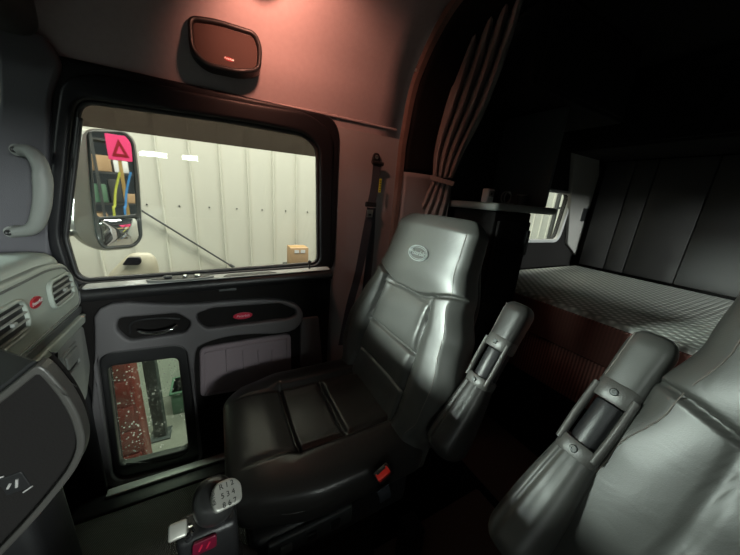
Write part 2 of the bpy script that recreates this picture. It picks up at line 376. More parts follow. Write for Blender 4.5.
# dark band and the contoured grey arm strip below it
AR = chaikin(pxY([(93, 300), (180, 306), (250, 299), (290, 300), (303, 310), (303, 322), (290, 334), (240, 334), (205, 342), (193, 352), (197, 410), (203, 470), (190, 480), (110, 492), (88, 470), (92, 400), (95, 345)], 1.31), 2)
handle_hole = rounded(pxY([(118, 318), (178, 313), (192, 322), (186, 333), (128, 341), (116, 330)], 1.31), .02)
pocket_hole = rounded(pxY([(196, 314), (212, 308), (280, 303), (296, 310), (296, 316), (288, 319), (206, 329), (198, 322)], 1.31), .018)
peep_hole = inset(PEEPo, -.022)
strip = slab('armrest_panel', [AR, handle_hole, pocket_hole, [(x, z) for x, z in peep_hole]], '-Y', 1.305, .035, .010, 'doorgrey', door)
slab('handle_recess', [inset(handle_hole, -.006)], '-Y', 1.336, .004, .001, 'black', strip)
slab('pocket_recess', [inset(pocket_hole, -.006)], '-Y', 1.336, .004, .001, 'black', strip)
hp = [onY(138, 331, 1.300), onY(148, 333, 1.292), onY(160, 332, 1.290), onY(171, 329, 1.293), onY(177, 325, 1.302)]
hd = tube('door_handle', hp, lambda t: .0045 + .0055 * math.sin(PI * t) ** .5, 'chrome', door, 12, 6, .75)
tube('handle_bezel', [Vector((onY(px, py, 1.33).x, 1.33, onY(px, py, 1.33).z)) for px, py in [(130, 334), (133, 322), (160, 318), (180, 319)]], .004, 'black', hd, 8)
def badge(parent, o, a, b, rx, ry, ringm, fillm, txtm, txt='Peterbilt', dep=.004, name='emblem'):
    mw = frame(o, a, b)
    e = curve_mesh(name, [ellipse(0, 0, rx, ry)], dep, .0012, ringm, parent, mw)
    mw2 = mw @ Matrix.Translation((0, 0, .0008))
    curve_mesh('emblem_field', [ellipse(0, 0, rx * .92, ry * .86)], .002, .0004, fillm, e, mw2)
    text('emblem_lettering', txt, ry * .95, mw2 @ Matrix.Translation((0, 0, .0006)), txtm, e, .0004, .25)
    return e
p = onY(243, 316, 1.326)
badge(door, (p.x, 1.328, p.z), (1, 0, 0), (0, 0, 1), .042, .017, 'redemblem', 'redglow', 'silverline')
# map pocket
PK = rounded(pxY([(199, 349), (250, 340), (291, 334), (292, 388), (268, 386), (200, 398)], 1.315), .03)
pk = slab('map_pocket', [PK], '-Y', 1.312, .03, .012, 'doorpocket', door)
ring = inset(PK, .022)
tube('pocket_piping', [Vector((x, 1.311, z)) for x, z in ring] + [Vector((ring[0][0], 1.311, ring[0][1]))], .0035, 'doorpocket', pk, 6, 0)
for px_ in (226, 243, 258, 272):
    a, b = onY(px_, 350, 1.311), onY(px_ + 1, 372, 1.311)
    tube('pocket_rib', [a, b], .003, 'doorpocket', pk, 6, 0)
slab('armrest_corner', [rounded(pxY([(300, 318), (318, 316), (322, 362), (300, 366)], 1.33), .01)], '-Y', 1.318, .02, .006, 'doorgrey', door)
a = onY(228, 291, 1.31); boxo('pull_slot', -.035, .035, -.006, .006, -.006, .006, 'dashdark', door, .003, 2, Matrix.Translation((a.x, 1.333, a.z)))
# peep window
pw = slab('peep_window_seal', [inset(PEEPo, -.022), inset(PEEPi, .002)], '-Y', 1.322, .04, .010, 'rubber', door)
slab('peep_glass', [inset(PEEPo, .004)], '-Y', 1.352, .004, .001, 'glassdirty', pw)
lo = pxY([(126, 463), (160, 461), (186, 453), (192, 440)], 1.325)
tube('seal_highlight_bead', [Vector((x, 1.323, z)) for x, z in lo], .004, 'rubber', pw, 8)
# door bottom kick
slab('kick_panel', [rounded([(-.60, .02), (-.50, .02), (-.49, .55), (-.60, .60)], .02)], '-Y', 1.30, .03, .008, 'black', door)
boxo('trim_5', -.60, .55, 1.20, 1.335, 0, .022, 'black', None, .008)['kind'] = 'structure'
sp = boxo('trim_6', -.50, .30, 1.262, 1.30, .022, .040, 'alu', None, .005); struct(sp)

# door handle on the A pillar
gh = thing('grab_handle', 'grey curved grab handle screwed to the windscreen pillar left of the window', 'handle', tuple(onY(12, 190, 1.30)))
gp = [onY(17, 150, 1.30), onY(30, 152, 1.275), onY(40, 165, 1.26), onY(43, 185, 1.255), onY(41, 210, 1.26), onY(33, 228, 1.275), onY(11, 233, 1.30)]
tube('grip', gp, lambda t: .014 + .006 * math.sin(PI * t), 'greyplastic', gh, 14, 8, 1.1)
for q in ((17, 150), (11, 232)):
    a = onY(*q, 1.297)
    lathe('mounting_foot', [(.017, -.0), (.018, -.03), (.017, -.05)][::1], (a.x, a.y, a.z), (0, -1, 0), 'greyplastic', gh, 16)
    lathe('screw_cover', [(.009, 0), (.009, .003), (.006, .004), (.003, .002)], (a.x, a.y - .012, a.z), (0, -1, 0), 'black', gh, 14)

# overhead speaker cover
sp_out = rounded(pxY([(187, 17), (215, 20), (256, 33), (262, 50), (260, 76), (240, 79), (206, 72), (190, 55)], 1.335), .03)
n_ = Vector((0, -1, -.22)).normalized()
cen = onY(224, 47, 1.335)
spk = thing('speaker_cover', 'dark rimmed overhead speaker cover with a small red badge above the door', 'speaker', (cen.x, 1.335, cen.z))
T = Matrix.Translation((0, 1.335, cen.z)) @ Matrix.Rotation(math.radians(-11), 4, 'X') @ Matrix.Translation((0, -1.335, -cen.z))
def tslab(name, loops, at, depth, bev, m, parent):
    a, b = AX['-Y']; return curve_mesh(name, loops, depth, bev, m, parent, T @ frame((0, at, 0), a, b))
tslab('rim', [sp_out, inset(sp_out, .016)], 1.308, .05, .008, 'black', spk)
tslab('grille', [inset(sp_out, .014)], 1.322, .03, .004, 'speakercloth', spk)
p = onY(229, 62, 1.318)
mwb = T @ frame((p.x, 1.3215, p.z + .004), (1, 0, -.05), (0, 0, 1))
bd = curve_mesh('badge', [ellipse(0, 0, .016, .007)], .003, .0008, 'redemblem', spk, mwb)
text('badge_lettering', 'Peterbilt', .009, mwb @ Matrix.Translation((0, 0, .001)), 'silverline', bd, .0004, .25)

# amber dome lamp
dl = thing('dome_lamp', 'glowing amber courtesy lamp on the headliner at the top edge', 'lamp', (.19, 1.185, 2.03))
nrm = Vector((0, -.55, -.83)).normalized()
lathe('lamp_base', [(.045, -.01), (.05, .0), (.047, .012), (.04, .016)], (.19, 1.185, 2.03), nrm, 'black', dl)
lathe('lamp_lens', [(.036, .012), (.036, .020), (.028, .028), (.01, .032)], (.19, 1.185, 2.03), nrm, 'amber', dl)

# ------------------------------------------------------------------ seat belt on the B pillar
belt = thing('seat_belt', 'black seat belt with a yellow tag hanging on the pillar behind the door', 'seat belt', tuple(onY(377, 155, 1.37)))
a = onY(377, 157, 1.36)
slab('anchor_plate', [rounded([(a.x - .028, a.z - .035), (a.x + .028, a.z - .035), (a.x + .016, a.z + .02), (a.x - .016, a.z + .02)], .015)], '-Y', 1.362, .012, .003, 'black', belt)
screw((a.x, 1.361, a.z), (0, -1, 0), .010, belt, 'satin', 'anchor_bolt')
lathe('guide_loop', [(.004, -.033), (.009, -.031), (.010, 0), (.009, .031), (.004, .033)], (a.x, 1.345, a.z - .032), (1, 0, 0), 'black', belt, 14)
def strap(name, pts, w, m, parent, th=.0022, side=(1, 0, 0), smoothn=6):
    path = catmull(pts, smoothn); sd = Vector(side).normalized(); secs = []
    for i, p in enumerate(path):
        t = (path[min(i + 1, len(path) - 1)] - path[max(i - 1, 0)]).normalized(); s = (sd - t * sd.dot(t)).normalized(); n = s.cross(t)
        secs.append([p + s * w / 2 + n * th / 2, p - s * w / 2 + n * th / 2, p - s * w / 2 - n * th / 2, p + s * w / 2 - n * th / 2])
    return loft(name, secs, m, parent, angle=30)
q = [onY(377, 165, 1.345), onY(375, 185, 1.345), onY(371, 206, 1.34)]
strap('webbing', q, .046, 'webbing', belt)
strap('webbing', [onY(371, 208, 1.335), onY(365, 240, 1.33), onY(358, 275, 1.33), onY(350, 305, 1.33), onY(342, 345, 1.33)], .046, 'webbing', belt)
strap('webbing', [onY(372, 208, 1.35), onY(370, 250, 1.352), onY(366, 290, 1.355), onY(362, 330, 1.36)], .046, 'webbing', belt)
a = onY(371, 205, 1.33)
tg = slab('latch_tongue_cover', [rounded([(a.x - .032, a.z - .010), (a.x + .032, a.z - .010), (a.x + .03, a.z + .016), (a.x - .03, a.z + .016)], .006)], '-Y', 1.326, .014, .004, 'black', belt)
a = onY(370, 213, 1.325)
slab('latch_tongue', [rounded([(a.x - .016, a.z - .022), (a.x + .016, a.z - .022), (a.x + .018, a.z + .018), (a.x - .018, a.z + .018)], .005), rect(a.x - .009, a.z - .014, a.x + .009, a.z - .004, .002)], '-Y', 1.324, .003, .0008, 'satin', belt)
a = onY(380, 186, 1.335)
tagl = slab('warning_tag', [rect(a.x - .007, a.z - .032, a.x + .007, a.z + .036, .001)], '-Y', 1.334, .001, .0002, 'yellow', belt)
for k in range(5): slab('tag_print', [rect(a.x - .004, a.z - .026 + k * .012, a.x + .004, a.z - .021 + k * .012)], '-Y', 1.3328, .0006, .0001, 'black', tagl)

# ------------------------------------------------------------------ sleeper arch
arch_yz = [(1.372, .35), (1.372, 1.0), (1.37, 1.50), (1.362, 1.68), (1.30, 1.93), (1.10, 2.13), (.80, 2.20)]
path = catmull([Vector((.885, y, z)) for y, z in arch_yz], 8)
secs = []
for i, p in enumerate(path):
    t = (path[min(i + 1, len(path) - 1)] - path[max(i - 1, 0)]).normalized(); n = Vector((1, 0, 0)).cross(t).normalized()
    if n.y > 0 and n.z > -.99 and p.y > 1: n = n
    inn = Vector((0, -t.z, t.y)); inn = inn if inn.y < 0 or inn.z < 0 else -inn
    secs.append([p + inn * (.004), p + Vector((-.018, 0, 0)) + inn * .010, p + Vector((-.012, 0, 0)) + inn * .034, p + Vector((.01, 0, 0)) + inn * .040, p + Vector((.025, 0, 0)) + inn * .02])
ar = loft('trim_7', secs, 'archtrim', None); struct(ar)
for px_, py_ in ((397, 132), (416, 70)):
    a = onX(px_, py_, .868); screw(tuple(a), (-1, -.2, 0), .007, ar)
# padded reveal behind the arch (black above, grey below)
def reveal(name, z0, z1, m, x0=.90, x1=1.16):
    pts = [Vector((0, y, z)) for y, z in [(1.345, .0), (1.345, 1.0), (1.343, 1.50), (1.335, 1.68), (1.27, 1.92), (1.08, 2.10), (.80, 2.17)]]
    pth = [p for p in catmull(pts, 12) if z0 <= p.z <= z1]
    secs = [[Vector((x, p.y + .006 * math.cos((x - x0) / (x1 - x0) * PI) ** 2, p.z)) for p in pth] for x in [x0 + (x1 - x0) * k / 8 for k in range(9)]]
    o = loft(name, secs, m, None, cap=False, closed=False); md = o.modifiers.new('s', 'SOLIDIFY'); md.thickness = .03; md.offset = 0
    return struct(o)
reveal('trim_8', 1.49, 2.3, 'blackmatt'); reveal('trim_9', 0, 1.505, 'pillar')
# sleeper side wall with the little window
WS = pxY([(512, 194), (571, 198), (567, 246), (508, 250)], 1.30)
sw = rounded([(2.02, 1.13), (2.52, 1.13), (2.56, 1.50), (2.02, 1.50)], .06, 7)
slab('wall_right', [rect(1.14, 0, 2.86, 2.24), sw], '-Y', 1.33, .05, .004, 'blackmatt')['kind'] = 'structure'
w2 = sroot('window_2', (2.28, 1.34, 1.31))
slab('window_frame', [inset(sw, -.022), inset(sw, .004)], '-Y', 1.315, .03, .008, 'sleeperframe', w2)
slab('glass', [inset(sw, -.006)], '-Y', 1.345, .005, .001, 'glass', w2)
bw = boxo('wall_back', 2.84, 2.9, -.81, 1.38, 0, 2.24, 'blackmatt'); struct(bw)
# upholstered back wall panels
ys = [-.77, -.20, .25, .64, .93, 1.06, 1.25]
for i in range(6):
    o = boxo('trim_%d' % (10 + i), 2.80, 2.845, ys[i] + .003, ys[i + 1] - .003, .93, 1.77, 'backpad', None, .005, 2); struct(o)
# pillar panel beside the window, with a dark socket plate
pp = slab('trim_20', [rounded(pxY([(575, 150), (600, 150), (598, 262), (585, 268), (568, 244)], 1.30), .01)], '-Y', 1.30, .03, .006, 'sleeperpanel'); struct(pp)
a = onY(585, 215, 1.30)
so = slab('socket_plate', [rect(a.x - .055, a.z - .055, a.x + .055, a.z + .055, .01)], '-Y', 1.298, .008, .002, 'black'); tag(so, 'small black socket plate on the pale panel right of the sleeper window', 'socket')

# upper bunk / overhead cabinets (unlit)
ub = thing('overhead_cabinet', 'black overhead cabinet high above the bed', 'cabinet', (2.4, .3, 1.78))
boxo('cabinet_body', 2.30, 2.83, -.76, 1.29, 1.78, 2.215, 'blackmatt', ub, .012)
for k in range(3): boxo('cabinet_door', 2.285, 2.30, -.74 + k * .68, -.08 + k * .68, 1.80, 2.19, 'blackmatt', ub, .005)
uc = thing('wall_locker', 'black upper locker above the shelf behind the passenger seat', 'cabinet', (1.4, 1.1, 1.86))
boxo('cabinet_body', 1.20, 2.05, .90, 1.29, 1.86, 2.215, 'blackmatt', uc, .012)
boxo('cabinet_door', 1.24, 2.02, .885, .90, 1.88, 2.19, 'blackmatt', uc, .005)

# cabinet behind the seat, its shelf
cb = thing('storage_cabinet', 'black side cabinet with an open shelf behind the passenger seat', 'cabinet', (1.35, 1.1, 0))
boxo('cabinet_body', 1.17, 1.45, .92, 1.30, .0, 1.335, 'blackmatt', cb, .008)
boxo('cabinet_door', 1.19, 1.44, .905, .92, .10, 1.29, 'blackmatt', cb, .006)
lt = boxo('latch', 1.40, 1.425, .885, .905, 1.12, 1.25, 'black', cb, .006)
lathe('latch_button', [(.005, 0), (.005, .004), (.002, .006)], (1.412, .886, 1.21), (0, -1, 0), 'satin', lt, 12)
sh = slab('shelf', [rounded([(1.12, .885), (1.62, .885), (1.64, .93), (1.62, 1.30), (1.12, 1.30)], .03)], '+Z', 1.372, .036, .014, 'greyplastic', cb)
boxo('side_panel', 1.555, 1.58, .93, 1.30, 1.372, 1.86, 'dashdark', cb, .006)
boxo('back_board', 1.13, 1.555, 1.285, 1.30, 1.372, 1.86, 'black', cb)
# things on the shelf
SZ = 1.3725
ch = thing('charger_block', 'small white plastic charger block standing on the shelf', 'charger', (1.26, 1.06, SZ))
boxo('charger_body', 1.235, 1.285, 1.04, 1.08, SZ, SZ + .070, 'white', ch, .006)
boxo('charger_face', 1.243, 1.277, 1.034, 1.042, SZ + .030, SZ + .060, 'greyplastic', ch, .002)
boxo('charger_plug', 1.250, 1.258, 1.030, 1.036, SZ + .038, SZ + .052, 'black', ch, .001)
cbp = [Vector((1.36 + .032 * math.cos(t), 1.02 + .01 * math.sin(t * .5), SZ + .034 + .030 * math.sin(t))) for t in [k * .42 for k in range(-4, 26)]] + [Vector((1.40, 1.03, SZ + .006)), Vector((1.45, 1.04, SZ + .004))]
tag(tube('charging_cable', cbp, .0032, 'greyplastic', None, 6), 'thin grey cable coiled upright on the shelf beside the charger', 'cable')
kt = thing('cup', 'small dark cup at the right end of the shelf', 'cup', (1.50, 1.03, SZ))
lathe('cup_body', [(.020, 0), (.022, .002), (.028, .055), (.0275, .056), (.025, .054), (.022, .006)], (1.50, 1.03, SZ), (0, 0, 1), 'dashdark', kt)
lathe('cup_rim', [(.0285, .052), (.0300, .055), (.0290, .059), (.0265, .059), (.0265, .052)], (1.50, 1.03, SZ), (0, 0, 1), 'greyplastic', kt)

# ------------------------------------------------------------------ curtain
cu = thing('privacy_curtain', 'grey sleeper curtain gathered and tied back beside the arch', 'curtain', tuple(onX(440, 180, 1.08)))
def drape(name, rows, folds, amp, parent, xb=1.08):
    """rows: (px, py, half width px)"""
    P = catmull([Vector((a, b, c)) for a, b, c in rows], 8); secs = []
    for r_ in P:
        row = []
        for j in range(folds * 8 + 1):
            u = j / (folds * 8) * 2 - 1
            q = onX(r_.x + u * r_.z, r_.y, xb + amp * math.sin(folds * PI * u + r_.y * .012) * (r_.z / 22) + .015 * u)
            row.append(q)
        secs.append(row)
    o = loft(name, secs, 'curtain', parent, cap=False, closed=False, angle=80); md = o.modifiers.new('s', 'SOLIDIFY'); md.thickness = .004
    return o
drape('curtain_panel', [(505, -40, 26), (497, 5, 24), (482, 60, 22), (465, 110, 20), (450, 150, 15), (443, 178, 10)], 4, .028, cu)
drape('curtain_tail', [(442, 182, 10), (437, 200, 13), (430, 225, 16), (422, 300, 20), (415, 380, 22)], 4, .022, cu)
tb = [onX(431, 177, 1.05), onX(440, 180, 1.035), onX(454, 184, 1.06)]
strap('tie_back', tb, .022, 'curtain', cu, .012, (0, 0, 1))

# ------------------------------------------------------------------ bunk
bb = thing('bunk_base', 'bunk base with dark reddish woven front under the mattress', 'bed base', (2.1, .3, 0))
boxo('base_box', 1.52, 2.79, -.76, 1.29, 0, .70, 'blackmatt', bb, .01)
fr = boxo('front_panel', 1.49, 1.52, -.76, 1.22, .46, .698, 'redfabric', bb, .008)
mt = thing('mattress', 'bunk mattress with a pale diamond quilted cover in the sleeper', 'mattress', (2.1, .3, .70))
bm = bmesh.new(); vs = box(bm, 1.47, 2.79, -.76, 1.27, .705, .915)
bmesh.ops.bevel(bm, geom=bm.edges[:], offset=.028, segments=5, affect='EDGES', profile=.5)
bm.transform(Matrix.Identity(4)); mo = mesh_obj('mattress_cover', bm, 'quilt', mt)
boxo('mattress_border', 1.458, 1.478, -.74, 1.25, .715, .895, 'redfabric', mt, .005)

# ------------------------------------------------------------------ seats
def lerp(a, b, t): return a + (b - a) * t
def seat_frame(base, yc):
    d = Vector((.18, 0, .72)).normalized(); n = Vector((-d.z, 0, d.x)); return Vector((base[0], yc, base[1])), d, n
def build_back(name, parent, yc, base, L=.755, puff=1.):
    o, d, n = seat_frame(base, yc)
    hw = [(0, .28), (.10, .325), (.22, .335), (.36, .305), (.48, .262), (.60, .230), (.70, .222), (.755, .205)]
    th = [(0, .07), (.2, .075), (.5, .06), (.7, .05), (.755, .035)]
    def half(s): return interp(hw, s)
    rows = 210; N = 220; secs = []
    seam = lambda u: .455 + .05 * smooth(abs(u), .2, 1.0)      # head section boundary
    for i in range(rows + 1):
        s = -.10 + (L + .10) * (1 - (1 - i / rows) ** 1.25)
        e = max(0, (s - (L - .055)) / .055)
        k = math.sqrt(max(0, 1 - e * e * .985)) if e > 0 else 1
        w = half(s) * (1 - .22 * (1 - k)); t = interp(th, s) * (.12 + .88 * k)
        sec = []
        for j in range(N):
            a, b = superell(2 * PI * j / N, w, t, 4.2)
            u = a / w; f = 0
            if b > 0:
                fr = smooth(b / t, 0, .5)
                # bolsters and centre hollow below the head section
                low = 1 - smooth(s - seam(u) + .455, .44, .47)
                f += fr * low * (.016 * smooth(abs(u), .50, .70) * (1 - smooth(abs(u), .86, 1.0)) - .018 * (1 - smooth(abs(u), .35, .62)))
                ins = (1 - smooth(abs(a), .125, .155))
                f *= puff
                f += fr * ins * .014 * puff * (abs(math.sin(PI * min(1, max(0, (s - .265) / .18)))) ** .35 + abs(math.sin(PI * min(1, max(0, (s - .12) / .145)))) ** .35)
                f += fr * (1 - low) * (.004 + .012 * (1 - u * u) * smooth(s, .45, .56))
                f -= fr * .020 * groove(s - seam(u), .005)
                f -= fr * low * .026 * puff * groove(abs(a) - (.152 + .012 * smooth(s, .45, .1)), .006)
                for sx in (.265, .12): f -= fr * .018 * puff * groove(s - sx + .02 * u * u, .005) * (1 - smooth(abs(a), .14, .17)) * low
                f -= fr * .003 * math.sin(s * 60 + 3 * u) * low * (1 - smooth(abs(u), .3, .6)) * .4
            rb = 1
            if a > 0: a *= 1 + .17 * (1 - smooth(s, .12, .50)) * puff
            p = o + d * s + Vector((0, a, 0)) + n * (b + f - .05)
            sec.append(p)
        secs.append(sec)
    back = loft(name, secs, 'leather', parent, angle=180)
    # stitched lines along the bolsters
    from mathutils.bvhtree import BVHTree
    bv = BVHTree.FromPolygons([v.co for v in back.data.vertices], [p.vertices for p in back.data.polygons])
    for sg in (1, -1):
        pts = []
        for k in range(40):
            sv = .02 + (L - .07) * k / 39
            h = bv.ray_cast(o + d * sv + Vector((0, sg * half(sv) * .86, 0)) + n * .3, -n)
            if h[0]: pts.append(h[0] + n * .0003)
        for dx in ((0,) if sg < 0 else (0,)): tube('seam_stitching', pts, .0012, 'thread', back, 6, 0)
    return back, o, d, n, half
def seat_arm(parent, tip, low, wy, tx, lm='leather', yface=None):
    tip, low = Vector(tip), Vector(low); L = (tip - low).length; d = (tip - low).normalized()
    w = Vector((0, 1, 0)); w = (w - d * w.dot(d)).normalized(); n = d.cross(w).normalized()
    if n.x > 0: n = -n
    arm = bpy.data.objects.new('armrest', None); link(arm); arm.location = low; arm.parent = parent; arm.matrix_parent_inverse = Matrix.Translation(parent.location).inverted()
    def sec(s, a, b, e=3.0, N=56, fold=0., off=0.):
        r = []
        for j in range(N):
            t = 2 * PI * j / N; x, y = superell(t, a, b, e)
            k = 1
            if fold:
                front = smooth(y / b, 0.1, .6)
                x2 = x / a; y -= fold * front * (groove(x2 + .10, .07) + groove(x2 - .45, .09))
            r.append(low + d * s + w * x * k + n * (y + off))
        return r
    a0, b0 = wy / 2, tx / 2
    P = lambda f: f * L
    # lower sleeve
    S1 = []
    for i in range(30):
        t = i / 29; s = lerp(P(-.26), P(.40), t)
        e = min(1, t / .18); k = math.sqrt(1 - (1 - e) ** 2)
        S1.append(sec(s, a0 * (.45 + .55 * k) * (1.50 - .52 * t * t), b0 * (.35 + .65 * k) * (2.0 - 1.0 * t), 2.6, fold=.007 * smooth(t, 0, .1)))
    sl = loft('lower_sleeve', S1, lm, arm, angle=180)
    # upper pad
    S2 = []
    for i in range(26):
        t = i / 25; s = lerp(P(.74), P(1.05), t)
        e = max(0, (t - .72) / .28); k = math.sqrt(max(0, 1 - e * e * .98))
        S2.append(sec(s, a0 * (1.02 + .05 * math.sin(t * 2.5)) * (.5 + .5 * k), b0 * (1.0 + .08 * t) * (.45 + .55 * k), 3.2))
    pd = loft('arm_pad', S2, lm, arm, angle=180)
    tube('pad_seam', [low + d * P(.76 + .3 * t) + w * a0 * .80 + n * b0 * .86 for t in (0, .3, .6, .85)], .0016, 'thread', pd, 6)
    # collars
    for f0, f1, nm in ((.66, .76, 'upper_collar'), (.34, .42, 'lower_collar')):
        C = [sec(P(f0), a0 * .9, b0 * .9), sec(P(f0), a0 * 1.0, b0 * 1.02), sec(P(f0) + .004, a0 * 1.05, b0 * 1.08), sec(P(f1) - .004, a0 * 1.05, b0 * 1.08), sec(P(f1), a0 * 1.0, b0 * 1.02), sec(P(f1), a0 * .9, b0 * .9)]
        c = loft(nm, C, 'consolegrey', arm)
        screw(tuple(low + d * P((f0 + f1) / 2) + n * b0 * 1.08), tuple(n), .007, c, 'dashdark', 'bolt')
    # side rails and adjuster roller
    for sg in (1, -1):
        q = [low + d * P(.38 + .34 * t) + w * sg * a0 * (.90 + .04 * math.sin(PI * t)) + n * b0 * .70 for t in (0, .25, .5, .75, 1)]
        tube('side_rail', q, .0065, 'consolegrey', arm, 10, 6, 1.6)
    lathe('adjuster_roller', [(.004, 0), (a0 * .66, .003), (a0 * .70, .012), (a0 * .70, P(.25) - .012), (a0 * .66, P(.25) - .003), (.004, P(.25))], low + d * P(.41) + n * b0 * .15, d, 'black', arm, 24)
    loft('arm_core', [sec(P(.36), a0 * .8, b0 * .45, off=-b0 * .5), sec(P(.70), a0 * .8, b0 * .45, off=-b0 * .5)], 'black', arm)
    return arm

def build_cushion(parent, yc, x0, x1, ztop, hw, m, name='seat_cushion'):
    rows = 170; N = 200; secs = []
    for i in range(rows + 1):
        v = i / rows; x = lerp(x0, x1 + .06, v)
        e0 = max(0, 1 - (x - x0) / .085); k = math.sqrt(max(0, 1 - e0 * e0 * .99))
        e1 = max(0, (x - (x1 + .0)) / .06); k *= math.sqrt(max(0, 1 - e1 * e1 * .9))
        wv = hw * (1 - .18 * smooth(1 - v, .6, 1.0)) * (.80 + .20 * k); t = .075 * (.25 + .75 * k)
        sec = []
        for j in range(N):
            a, b = superell(2 * PI * j / N, wv, t, 3.4); f = 0
            if b > 0:
                fr = smooth(b / t, 0, .6); u = a / wv
                f += fr * (.014 * smooth(abs(a), .13, .20) - .012 * (1 - smooth(abs(a), .1, .17))) * smooth(x, x0 + .12, x0 + .22)
                f += fr * .012 * math.exp(-((x - x0 - .11) / .08) ** 2)
                f -= fr * .020 * groove(x - (x0 + .205) - .012 * (u * u), .006) * (1 - smooth(abs(a), .15, .19))
                f -= fr * .016 * groove(x - (x0 + .37), .009) * (1 - smooth(abs(a), .13, .16))
                f -= fr * .018 * groove(abs(a) - .155, .009) * smooth(x, x0 + .17, x0 + .21)
                f -= fr * .008 * groove(abs(a) - .150, .006) * (1 - smooth(x, x0 + .17, x0 + .21)) * smooth(x, x0 + .03, x0 + .08)
            sec.append(Vector((x, yc + a, ztop - .078 + b * (1.0 if b > 0 else 1.2) + f)))
        secs.append(sec)
    c = loft(name, secs, m, parent, angle=180)
    ring = []
    for k in range(61):
        th = 2 * PI * k / 60; a, b = superell(th, hw * .97, (x1 - x0) / 2 * .97, 4)
        ring.append(Vector(((x0 + x1) / 2 + .01 + b, yc + a * (1 - .1 * smooth(-b, .1, .25)), ztop - .070)))
    tube('welt', ring, .004, m, c, 8, 0)
    return c

YC = .825
ps = thing('truck_seat', 'grey leather passenger seat with oval stitched emblem, beside the door', 'seat', (.28, YC, 0))
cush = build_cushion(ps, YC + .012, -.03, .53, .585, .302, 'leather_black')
back, bo, bd_, bn, bh = build_back('backrest', ps, YC, (.52, .58))
# headrest emblem
eo = bo + bd_ * .60 + Vector((0, -.02, 0)) + bn * .0265
mwE = frame(eo, (0, -1, 0), bd_)
em = curve_mesh('emblem', [ellipse(0, 0, .056, .029), ellipse(0, 0, .052, .0255)], .006, .0008, 'emblem_stitch', back, mwE)
curve_mesh('emblem_ring', [ellipse(0, 0, .048, .0225), ellipse(0, 0, .046, .0205)], .006, .0004, 'emblem_stitch', em, mwE)
text('emblem_lettering', 'Peterbilt', .025, mwE, 'emblem_stitch', em, .0012, .25)
# dark side shell of the backrest
def shell(parent, yc, base, m='leather_black'):
    o, d, n = seat_frame(base, yc); secs = []
    for i in range(31):
        s = -.06 + .80 * i / 30; e = max(0, (s - .66) / .08); k = math.sqrt(max(0, 1 - e * e * .95))
        w = interp([(0, .25), (.2, .285), (.45, .235), (.65, .175)], s) * (.6 + .4 * k); t = .045 * (.4 + .6 * k)
        secs.append([o + d * s + Vector((0, superell(2 * PI * j / 40, w, t, 3)[0], 0)) + n * (superell(2 * PI * j / 40, w, t, 3)[1] - .125) for j in range(40)])
    return loft('back_shell', secs, m, parent, angle=180)
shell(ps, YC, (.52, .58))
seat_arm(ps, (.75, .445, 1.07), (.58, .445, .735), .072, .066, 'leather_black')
# outboard armrest is folded away; pedestal, skirt and controls
pd = boxo('seat_pedestal', .10, .46, .60, 1.0, .0, .34, 'black', ps, .02)
sk = boxo('seat_skirt', .02, .52, .545, 1.055, .34, .475, 'black', ps, .025, 4)
pn = boxo('control_panel', .06, .30, .530, .546, .40, .465, 'dashdark', ps, .006)
for k in range(3): boxo('control_button', .09 + k * .07, .12 + k * .07, .522, .531, .42, .445, 'greyplastic' if k == 0 else 'black', pn, .003)
boxo('belt_bracket', .53, .60, .50, .58, .0, .20, 'black', ps, .01)
a = Vector((.375, .508, .585))
bk = thing('belt_buckle', 'black belt buckle with a bright red release button beside the cushion', 'buckle', tuple(a - Vector((0, 0, .1))))
Rb = Matrix.Translation(a) @ Matrix.Rotation(-.5, 4, 'Y') @ Matrix.Rotation(.35, 4, 'X')
boxo('buckle_body', -.025, .025, -.013, .013, -.075, .0, 'black', bk, .005, 3, Rb)
boxo('release_button', -.021, .021, -.0155, .004, -.018, .010, 'red', bk, .003, 3, Rb)
boxo('buckle_slot', -.015, .015, -.001, .006, .004, .0108, 'black', bk, .001, 2, Rb)
strap('buckle_strap', [a + Vector((.01, 0, -.07)), a + Vector((.03, .01, -.12)), a + Vector((.05, .03, -.18))], .04, 'webbing', bk)

# driver's seat, close to the camera
YD = -.135
ds = thing('truck_seat', 'grey leather driver seat filling the lower right corner', 'seat', (.28, YD, 0))
build_cushion(ds, YD, -.03, .53, .585, .285, 'leather_black')
dback, do, dd, dn, dh = build_back('backrest', ds, YD, (.51, .60), .86, .2)
shell(ds, YD, (.51, .60))
seat_arm(ds, (.70, .152, 1.125), (.51, .178, .79), .066, .064)
boxo('seat_pedestal', .10, .46, -.42, -.02, .0, .34, 'black', ds, .02)
boxo('seat_skirt', .02, .52, -.48, .03, .34, .475, 'black', ds, .025, 4)

# ------------------------------------------------------------------ dashboard
DX = -.45
db = thing('dashboard', 'grey green dashboard end with two rounded vents at the left edge', 'dashboard', (-.6, .9, .5))
prof = [(-.94, 1.02), (-.80, 1.085), (-.62, 1.11), (-.50, 1.115), (-.465, 1.10), (-.455, 1.07), (-.46, .90), (-.475, .86), (-.47, .60), (-.55, .55), (-.94, .50)]
pr = chaikin(prof, 2); secs = []
for k in range(41):
    y = -.74 + 2.045 * k / 40; e = max(0, (y - 1.20) / .105); sc = math.sqrt(max(0, 1 - e * e)) if e < 1 else 0
    secs.append([Vector((-.94 + (x + .94) * (.80 + .20 * sc), y, z - .06 * (1 - sc) * smooth(z, .8, 1.1))) for x, z in pr])
loft('dash_body', secs, 'dashtop', db, angle=50)
vp = rounded([(.60, .905), (1.275, .905), (1.29, .98), (1.225, 1.075), (1.12, 1.092), (.60, 1.095)], .035)
V = slab('vent_panel', [vp], '+X', DX + .006, .03, .008, 'dashplastic', db)
